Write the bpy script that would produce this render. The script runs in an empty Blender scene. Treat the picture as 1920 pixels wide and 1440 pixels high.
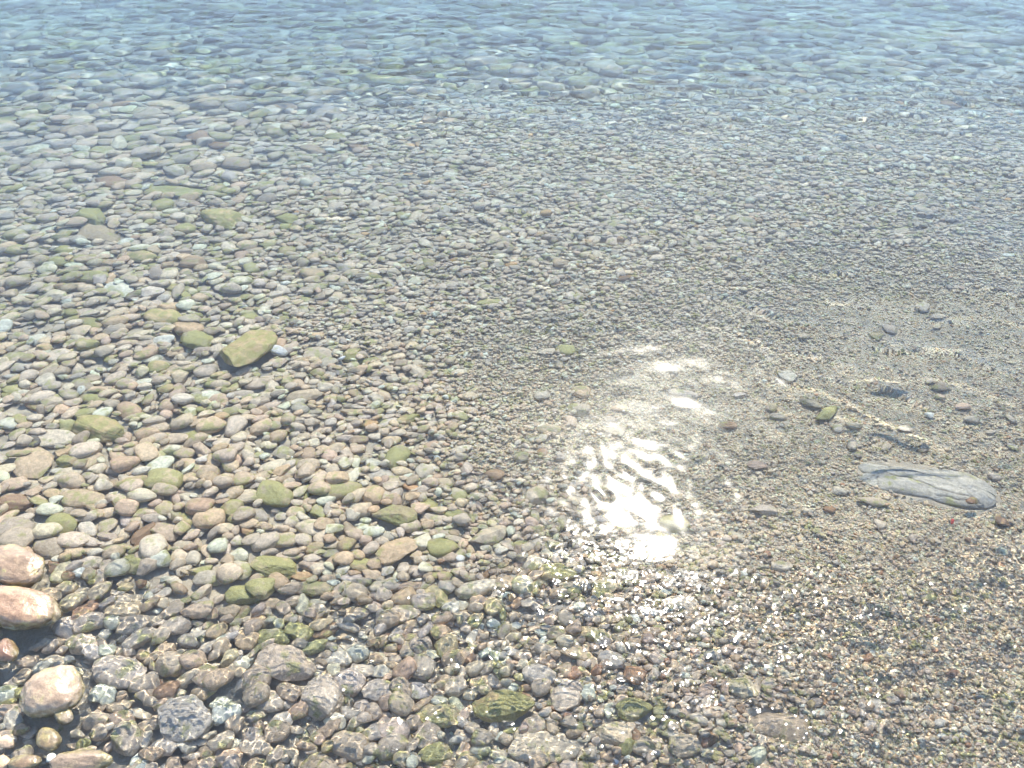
import bpy, bmesh, math, random
import numpy as np

R = np.random.default_rng(7)
random.seed(7)
sc = bpy.context.scene
C = sc.collection
rad = math.radians

# ------------------------------------------------------------------ camera
F, CAM_H, PITCH = 1450.0, 1.55, rad(40)          # focal length in photo pixels (1920 wide), eye height over the water
cam_d = bpy.data.cameras.new('camera'); cam = bpy.data.objects.new('camera', cam_d); C.objects.link(cam)
cam_d.sensor_width = 36.0; cam_d.lens = 36.0 * F / 1920.0
cam_d.clip_start = 0.05; cam_d.clip_end = 2000.0
cam.location = (0, 0, CAM_H); cam.rotation_euler = (rad(90) - PITCH, 0, 0)
sc.camera = cam
FW = np.array([0, math.cos(PITCH), -math.sin(PITCH)]); UP = np.array([0, math.sin(PITCH), math.cos(PITCH)])
IOR = 1.333
HAZE = 0.017

# ------------------------------------------------------------------ the shape of the sea bed (z = 0 is the water level)
BY = np.array([-60, -8, -1.5, 0.1, 0.5, 0.8, 1.1, 1.5, 2.0, 2.6, 3.4, 4.1, 4.6, 5.3, 6.2, 8.0, 12, 30, 120, 400])
BZ = np.array([6.0, 1.1, 0.22, -.028, -.054, -.063, -.070, -.092, -.120, -.150, -.19, -.24, -.32, -.45, -.62, -.90, -1.4, -3.0, -6.0, -9.0])
def bed(x, y):
    x = np.asarray(x, float); y = np.asarray(y, float)
    y2 = y + 0.10 * np.sin(x * 0.9 + 0.4) + 0.05 * np.sin(x * 2.3 + y * 0.7)
    z = np.interp(y2, BY, BZ)
    near = np.clip(1 - np.abs(y - 3.5) / 8.0, 0, 1)
    z = z + near * (0.008 * np.sin(x * 3.1 + 1.0) * np.sin(y * 2.6 + x) + 0.004 * np.sin(x * 7.7 + y * 5.1))
    z = z + np.clip((-x - 0.25) / 0.8, 0, 1) * np.clip((1.25 - y) / 0.5, 0, 1) * 0.006     # the shore comes up at the near left
    t = np.clip((x + .15) / 0.7, 0, 1); u = np.clip((1.75 - y) / 0.8, 0, 1)
    z = z + t * t * (3 - 2 * t) * u * u * (3 - 2 * u) * 0.034 * (y > -1)                           # gravel heaped up at the near right
    return z

def px_to_bed(px, py, lift=0.0):
    """photo pixel -> point on the bed (plus lift), looking through flat water"""
    px = np.asarray(px, float); py = np.asarray(py, float)
    cx = (px - 960) / F; cy = (720 - py) / F
    dx = cx; dy = FW[1] + cy * UP[1]; dz = FW[2] + cy * UP[2]
    n = np.sqrt(dx * dx + dy * dy + dz * dz); dx, dy, dz = dx / n, dy / n, dz / n
    t = CAM_H / -dz
    sx, sy = t * dx, t * dy
    rx, ry = dx / IOR, dy / IOR
    rz = -np.sqrt(1 - rx * rx - ry * ry)
    x, y = sx, sy
    for _ in range(6):
        z = np.minimum(bed(x, y) + lift, 0.0)
        k = z / rz
        x, y = sx + k * rx, sy + k * ry
    zb = bed(x, y) + lift
    above = zb > 0                                # dry or wet stones that stand out of the water
    t2 = (CAM_H - zb) / -dz
    x = np.where(above, t2 * dx, x); y = np.where(above, t2 * dy, y)
    return x, y, zb

def bed_to_px(x, y, z):
    x = np.asarray(x, float); y = np.asarray(y, float); z = np.minimum(np.asarray(z, float), -1e-4)
    r = np.hypot(x, y); lo = np.zeros_like(r); hi = r.copy()
    for _ in range(30):
        m = (lo + hi) / 2
        s1 = m / np.hypot(m, CAM_H); s2 = (r - m) / np.hypot(r - m, z)
        g = s1 - IOR * s2 > 0
        hi = np.where(g, m, hi); lo = np.where(g, lo, m)
    k = lo / np.maximum(r, 1e-6)
    X, Y, Z = x * k, y * k, -CAM_H
    d = Y * FW[1] + Z * FW[2]
    return 960 + F * X / d, 720 - F * (Y * UP[1] + Z * UP[2]) / d

def cam_depth(x, y, z=0.0):
    return y * FW[1] + (z - CAM_H) * FW[2]

# ------------------------------------------------------------------ materials
def new_mat(name):
    m = bpy.data.materials.new(name); m.use_nodes = True
    nt = m.node_tree; nt.nodes.clear()
    return m, nt, nt.nodes, nt.links

def node(nodes, typ, **kw):
    n = nodes.new(typ)
    for k, v in kw.items():
        if k.startswith('i_'):
            n.inputs[int(k[2:]) if k[2:].isdigit() else k[2:].replace('_', ' ')].default_value = v
        else:
            setattr(n, k, v)
    return n

def ramp(nodes, links, src, lo, hi, a=0.0, b=1.0):
    n = nodes.new('ShaderNodeMapRange'); n.interpolation_type = 'SMOOTHSTEP'
    n.inputs[1].default_value = lo; n.inputs[2].default_value = hi; n.inputs[3].default_value = a; n.inputs[4].default_value = b
    links.new(src, n.inputs[0]); return n.outputs[0]

def mixc(nodes, links, fac, a, b, blend='MIX'):
    n = nodes.new('ShaderNodeMix'); n.data_type = 'RGBA'; n.blend_type = blend
    for s, v in ((0, fac), (6, a), (7, b)):
        if hasattr(v, 'links'):
            links.new(v, n.inputs[s])
        else:
            n.inputs[s].default_value = v
    return n.outputs[2]

def stone_material(name, rough, spec, coat=0.0):
    m, nt, N, L = new_mat(name)
    out = N.new('ShaderNodeOutputMaterial'); p = N.new('ShaderNodeBsdfPrincipled'); L.new(p.outputs[0], out.inputs[0])
    at = node(N, 'ShaderNodeAttribute', attribute_name='tone')
    tc = N.new('ShaderNodeTexCoord')
    oi = N.new('ShaderNodeObjectInfo')
    add = N.new('ShaderNodeVectorMath'); add.operation = 'ADD'
    mul = N.new('ShaderNodeMath'); mul.operation = 'MULTIPLY'; mul.inputs[1].default_value = 37.0
    L.new(oi.outputs['Random'], mul.inputs[0]); L.new(tc.outputs['Object'], add.inputs[0]); L.new(mul.outputs[0], add.inputs[1])
    def noise(scale, det, rough_=0.55):
        n = node(N, 'ShaderNodeTexNoise'); n.inputs['Scale'].default_value = scale; n.inputs['Detail'].default_value = det
        n.inputs['Roughness'].default_value = rough_
        L.new(add.outputs[0], n.inputs['Vector']); return n.outputs[0]
    big, mid, fine = noise(24, 2), noise(95, 3, 0.62), noise(420, 1)
    col = mixc(N, L, 1.0, at.outputs['Color'], mixc(N, L, ramp(N, L, mid, 0.3, 0.7), (0.80, 0.79, 0.77, 1), (1.14, 1.13, 1.11, 1)), 'MULTIPLY')
    col = mixc(N, L, 1.0, col, mixc(N, L, ramp(N, L, fine, 0.3, 0.7), (0.86, 0.86, 0.86, 1), (1.1, 1.1, 1.1, 1)), 'MULTIPLY')
    # algae: alpha of the attribute says how overgrown the stone is
    sub = N.new('ShaderNodeMath'); sub.operation = 'ADD'; L.new(at.outputs['Alpha'], sub.inputs[0])
    mx = N.new('ShaderNodeMath'); mx.operation = 'MULTIPLY_ADD'; L.new(big, mx.inputs[0]); mx.inputs[1].default_value = 2.1; mx.inputs[2].default_value = -1.42
    mm = N.new('ShaderNodeMath'); mm.operation = 'MULTIPLY_ADD'; L.new(mid, mm.inputs[0]); mm.inputs[1].default_value = 1.0; L.new(mx.outputs[0], mm.inputs[2])
    L.new(mm.outputs[0], sub.inputs[1])
    gro = ramp(N, L, sub.outputs[0], 0.26, 0.58, 0.0, 0.76)
    alg = mixc(N, L, ramp(N, L, fine, 0.35, 0.65), (0.27, 0.27, 0.085, 1), (0.47, 0.46, 0.20, 1))
    col = mixc(N, L, gro, col, alg)
    # small dark pits
    vo = node(N, 'ShaderNodeTexVoronoi'); vo.inputs['Scale'].default_value = 120; L.new(add.outputs[0], vo.inputs['Vector'])
    pit = ramp(N, L, vo.outputs['Distance'], 0.05, 0.17, 0.6, 0.0)
    pm = N.new('ShaderNodeMath'); pm.operation = 'MULTIPLY'; L.new(pit, pm.inputs[0]); L.new(ramp(N, L, big, 0.5, 0.62), pm.inputs[1])
    col = mixc(N, L, pm.outputs[0], col, (0.07, 0.06, 0.035, 1))
    if coat > 0:
        ge = N.new('ShaderNodeNewGeometry'); sx = N.new('ShaderNodeSeparateXYZ'); L.new(ge.outputs['Position'], sx.inputs[0])
        hz = N.new('ShaderNodeMath'); hz.operation = 'MULTIPLY_ADD'; L.new(big, hz.inputs[0]); hz.inputs[1].default_value = -0.05; L.new(sx.outputs[2], hz.inputs[2])
        band = ramp(N, L, hz.outputs[0], -0.016, 0.004, 0.85, 0.0)
        col = mixc(N, L, band, col, mixc(N, L, ramp(N, L, mid, 0.35, 0.65), (0.10, 0.085, 0.04, 1), (0.26, 0.22, 0.10, 1)))
        col = mixc(N, L, 1.0, col, mixc(N, L, ramp(N, L, big, 0.35, 0.62), (0.78, 0.74, 0.72, 1), (1.12, 1.10, 1.08, 1)), 'MULTIPLY')
    L.new(col, p.inputs['Base Color'])
    p.inputs['Roughness'].default_value = rough
    p.inputs['Specular IOR Level'].default_value = spec
    p.inputs['Coat Weight'].default_value = coat; p.inputs['Coat Roughness'].default_value = 0.06
    b = N.new('ShaderNodeBump'); b.inputs['Strength'].default_value = 0.55; b.inputs['Distance'].default_value = 0.004
    hh = N.new('ShaderNodeMath'); hh.operation = 'MULTIPLY_ADD'; L.new(fine, hh.inputs[0]); hh.inputs[1].default_value = 0.25; L.new(mid, hh.inputs[2])
    L.new(hh.outputs[0], b.inputs['Height']); L.new(b.outputs[0], p.inputs['Normal'])
    return m

M_STONE = stone_material('sunken_stone', 0.55, 0.18)
M_WET = stone_material('wet_stone', 0.32, 0.5, 0.7)

def bed_material():
    m, nt, N, L = new_mat('gravel_bed')
    out = N.new('ShaderNodeOutputMaterial'); p = N.new('ShaderNodeBsdfPrincipled'); L.new(p.outputs[0], out.inputs[0])
    tc = N.new('ShaderNodeTexCoord')
    v1 = node(N, 'ShaderNodeTexVoronoi'); v1.inputs['Scale'].default_value = 300; L.new(tc.outputs['Object'], v1.inputs['Vector'])
    cr = N.new('ShaderNodeValToRGB'); e = cr.color_ramp; e.elements[0].position = 0; e.elements[0].color = (0.50, 0.42, 0.33, 1)
    e.elements[1].position = 1; e.elements[1].color = (0.61, 0.54, 0.43, 1)
    for pos, c in ((0.25, (0.54, 0.45, 0.34, 1)), (0.5, (0.56, 0.48, 0.37, 1)), (0.72, (0.51, 0.42, 0.31, 1)), (0.85, (0.58, 0.51, 0.42, 1))):
        q = e.elements.new(pos); q.color = c
    sep = N.new('ShaderNodeSeparateColor'); L.new(v1.outputs['Color'], sep.inputs[0]); L.new(sep.outputs[0], cr.inputs[0])
    no = node(N, 'ShaderNodeTexNoise'); no.inputs['Scale'].default_value = 6; no.inputs['Detail'].default_value = 5; L.new(tc.outputs['Object'], no.inputs['Vector'])
    col = mixc(N, L, 1.0, cr.outputs[0], mixc(N, L, ramp(N, L, no.outputs[0], 0.3, 0.7), (0.8, 0.8, 0.8, 1), (1.1, 1.08, 1.05, 1)), 'MULTIPLY')
    L.new(col, p.inputs['Base Color']); p.inputs['Roughness'].default_value = 0.7; p.inputs['Specular IOR Level'].default_value = 0.1
    b = N.new('ShaderNodeBump'); b.inputs['Strength'].default_value = 0.4; b.inputs['Distance'].default_value = 0.002; b.invert = True
    L.new(v1.outputs['Distance'], b.inputs['Height']); L.new(b.outputs[0], p.inputs['Normal'])
    return m

def water_material():
    m, nt, N, L = new_mat('clear_sea_water')
    out = N.new('ShaderNodeOutputMaterial')
    fr = N.new('ShaderNodeFresnel'); fr.inputs[0].default_value = IOR
    rf = N.new('ShaderNodeBsdfRefraction'); rf.inputs['IOR'].default_value = IOR; rf.inputs['Roughness'].default_value = 0.0
    gl = N.new('ShaderNodeBsdfGlossy'); gl.inputs['Roughness'].default_value = WATER_ROUGH
    mx = N.new('ShaderNodeMixShader'); L.new(fr.outputs[0], mx.inputs[0]); L.new(rf.outputs[0], mx.inputs[1]); L.new(gl.outputs[0], mx.inputs[2])
    g2 = N.new('ShaderNodeBsdfGlossy'); g2.inputs['Roughness'].default_value = 0.19
    m2 = N.new('ShaderNodeMixShader'); m2.inputs[0].default_value = 0.14; L.new(gl.outputs[0], m2.inputs[1]); L.new(g2.outputs[0], m2.inputs[2]); L.new(m2.outputs[0], mx.inputs[2])
    L.new(mx.outputs[0], out.inputs['Surface'])
    va = N.new('ShaderNodeVolumeAbsorption'); va.inputs['Color'].default_value = (0.28, 0.82, 0.90, 1); va.inputs['Density'].default_value = WATER_ABS
    if WATER_ABS > 0:
        L.new(va.outputs[0], out.inputs['Volume'])
    return m
WATER_ROUGH, WATER_ABS = 0.066, 0.0

# ------------------------------------------------------------------ mesh helper
def make_mesh(name, V, faces, mat, tone=None, smooth=True):
    """V (n,3); faces (m,k) all of one size k"""
    me = bpy.data.meshes.new(name)
    V = np.ascontiguousarray(V, np.float32); faces = np.ascontiguousarray(faces, np.int32)
    n, (m, k) = len(V), faces.shape
    me.vertices.add(n); me.vertices.foreach_set('co', V.ravel())
    me.loops.add(m * k); me.loops.foreach_set('vertex_index', faces.ravel())
    me.polygons.add(m); me.polygons.foreach_set('loop_start', np.arange(0, m * k, k, dtype=np.int32))
    me.polygons.foreach_set('loop_total', np.full(m, k, np.int32))
    me.polygons.foreach_set('use_smooth', np.full(m, smooth))
    if tone is not None:
        a = me.attributes.new('tone', 'FLOAT_COLOR', 'POINT'); a.data.foreach_set('color', np.ascontiguousarray(tone, np.float32).ravel())
    me.materials.append(mat)
    me.update(calc_edges=True)
    return me

def link(name, me, label=None, cat=None, group=None, kind=None):
    o = bpy.data.objects.new(name, me); C.objects.link(o)
    if label: o['label'] = label
    if cat: o['category'] = cat
    if group: o['group'] = group
    if kind: o['kind'] = kind
    return o

# ------------------------------------------------------------------ stone shapes
ICO = {}
for s in (1, 2, 3, 4, 5, 6):
    b = bmesh.new(); bmesh.ops.create_icosphere(b, subdivisions=s, radius=1.0)
    b.verts.ensure_lookup_table()
    ICO[s] = (np.array([v.co[:] for v in b.verts]), np.array([[v.index for v in f.verts] for f in b.faces], np.int32)); b.free()

def shape(seed, angular=0.3, rough=0.0, n=None):
    """a function unit-sphere points -> lumpy stone surface; the same seed gives the same stone at any resolution"""
    g = np.random.default_rng(seed)
    K = g.normal(size=(7, 3)) * np.array([1.1, 1.1, 1.3, 1.6, 2.0, 2.6, 3.2])[:, None]
    ph = g.uniform(0, 6.28, 7); am = np.array([.10, .09, .07, .05, .035, .025, .02]) * g.uniform(0.5, 1.3, 7)
    npl = int(3 + angular * 12)
    P = g.normal(size=(npl, 3)); P /= np.linalg.norm(P, axis=1)[:, None]
    D = g.uniform(0.72, 0.97, npl) - 0.10 * angular
    KR = g.normal(size=(14, 3)) * g.uniform(6, 16, 14)[:, None]; pr = g.uniform(0, 6.28, 14)
    sq = g.uniform(2.0, 2.7)
    ax = g.uniform(-0.25, 0.25); bx = g.uniform(-0.2, 0.2)
    def f(U):
        r = 1.0 / (np.sum(np.abs(U) ** sq, axis=1) ** (1 / sq))
        r = r * (1 + np.sin(U @ K.T + ph) @ am)
        V = U * r[:, None]
        for p, d in zip(P, D):
            t = np.maximum(0, V @ p - d); V = V - (0.55 + 0.4 * angular) * t[:, None] * p
        if rough > 0:
            V = V * (1 + rough * 0.012 * np.sin(U @ KR.T + pr).sum(1))[:, None]
        V[:, 1] *= 1 + ax * V[:, 0]                      # one end broader than the other
        V[:, 1] += 0.15 * bx * V[:, 0] ** 2
        V -= (V.max(0) + V.min(0)) / 2
        return V / np.abs(V).max(0)
    return f

NVAR = 28
VAR = [shape(100 + i, angular=(0.15, 0.35, 0.65, 1.0)[i % 4]) for i in range(NVAR)]
VARV = {s: np.stack([f(ICO[s][0]) for f in VAR]) for s in (1, 2, 3, 4)}

def rot_from(yaw, gx, gy):
    """rotation whose z axis is the normal of a plane with slopes gx, gy; x axis heads yaw"""
    n = np.stack([-gx, -gy, np.ones_like(gx)], -1); n /= np.linalg.norm(n, axis=-1)[..., None]
    x = np.stack([np.cos(yaw), np.sin(yaw), gx * np.cos(yaw) + gy * np.sin(yaw)], -1); x /= np.linalg.norm(x, axis=-1)[..., None]
    y = np.cross(n, x)
    return np.stack([x, y, n], -1)

TONES = {
    'white': (.70, .68, .63), 'grey': (.52, .515, .485), 'pale': (.60, .57, .50), 'beige': (.58, .515, .41), 'pink': (.56, .46, .385),
    'tan': (.50, .42, .31), 'olive': (.42, .40, .25), 'yolive': (.46, .42, .22), 'moss': (.42, .43, .28), 'ggreen': (.50, .50, .435),
    'dark': (.14, .145, .145), 'brown': (.34, .26, .19), 'rust': (.42, .29, .215), 'orange': (.54, .40, .25), 'dgrey': (.34, .345, .32),
    'sand': (.52, .46, .34), 'red': (.50, .06, .05)}
for k in TONES:                                   # tints keep close together; part of the sun's warmth is put into them
    q = 0.0 if k in ('dark', 'red', 'rust', 'orange', 'brown') else .30
    TONES[k] = tuple((1 - q) * c + q * m for c, m in zip(TONES[k], (.59, .55, .47)))
    TONES[k] = (TONES[k][0] * 1.13, TONES[k][1] * .98, TONES[k][2] * .85)
ALGAE = {'olive': .36, 'yolive': .38, 'moss': .48, 'ggreen': .18, 'pale': .05, 'beige': .04, 'tan': .06, 'dgrey': .08}


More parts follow.
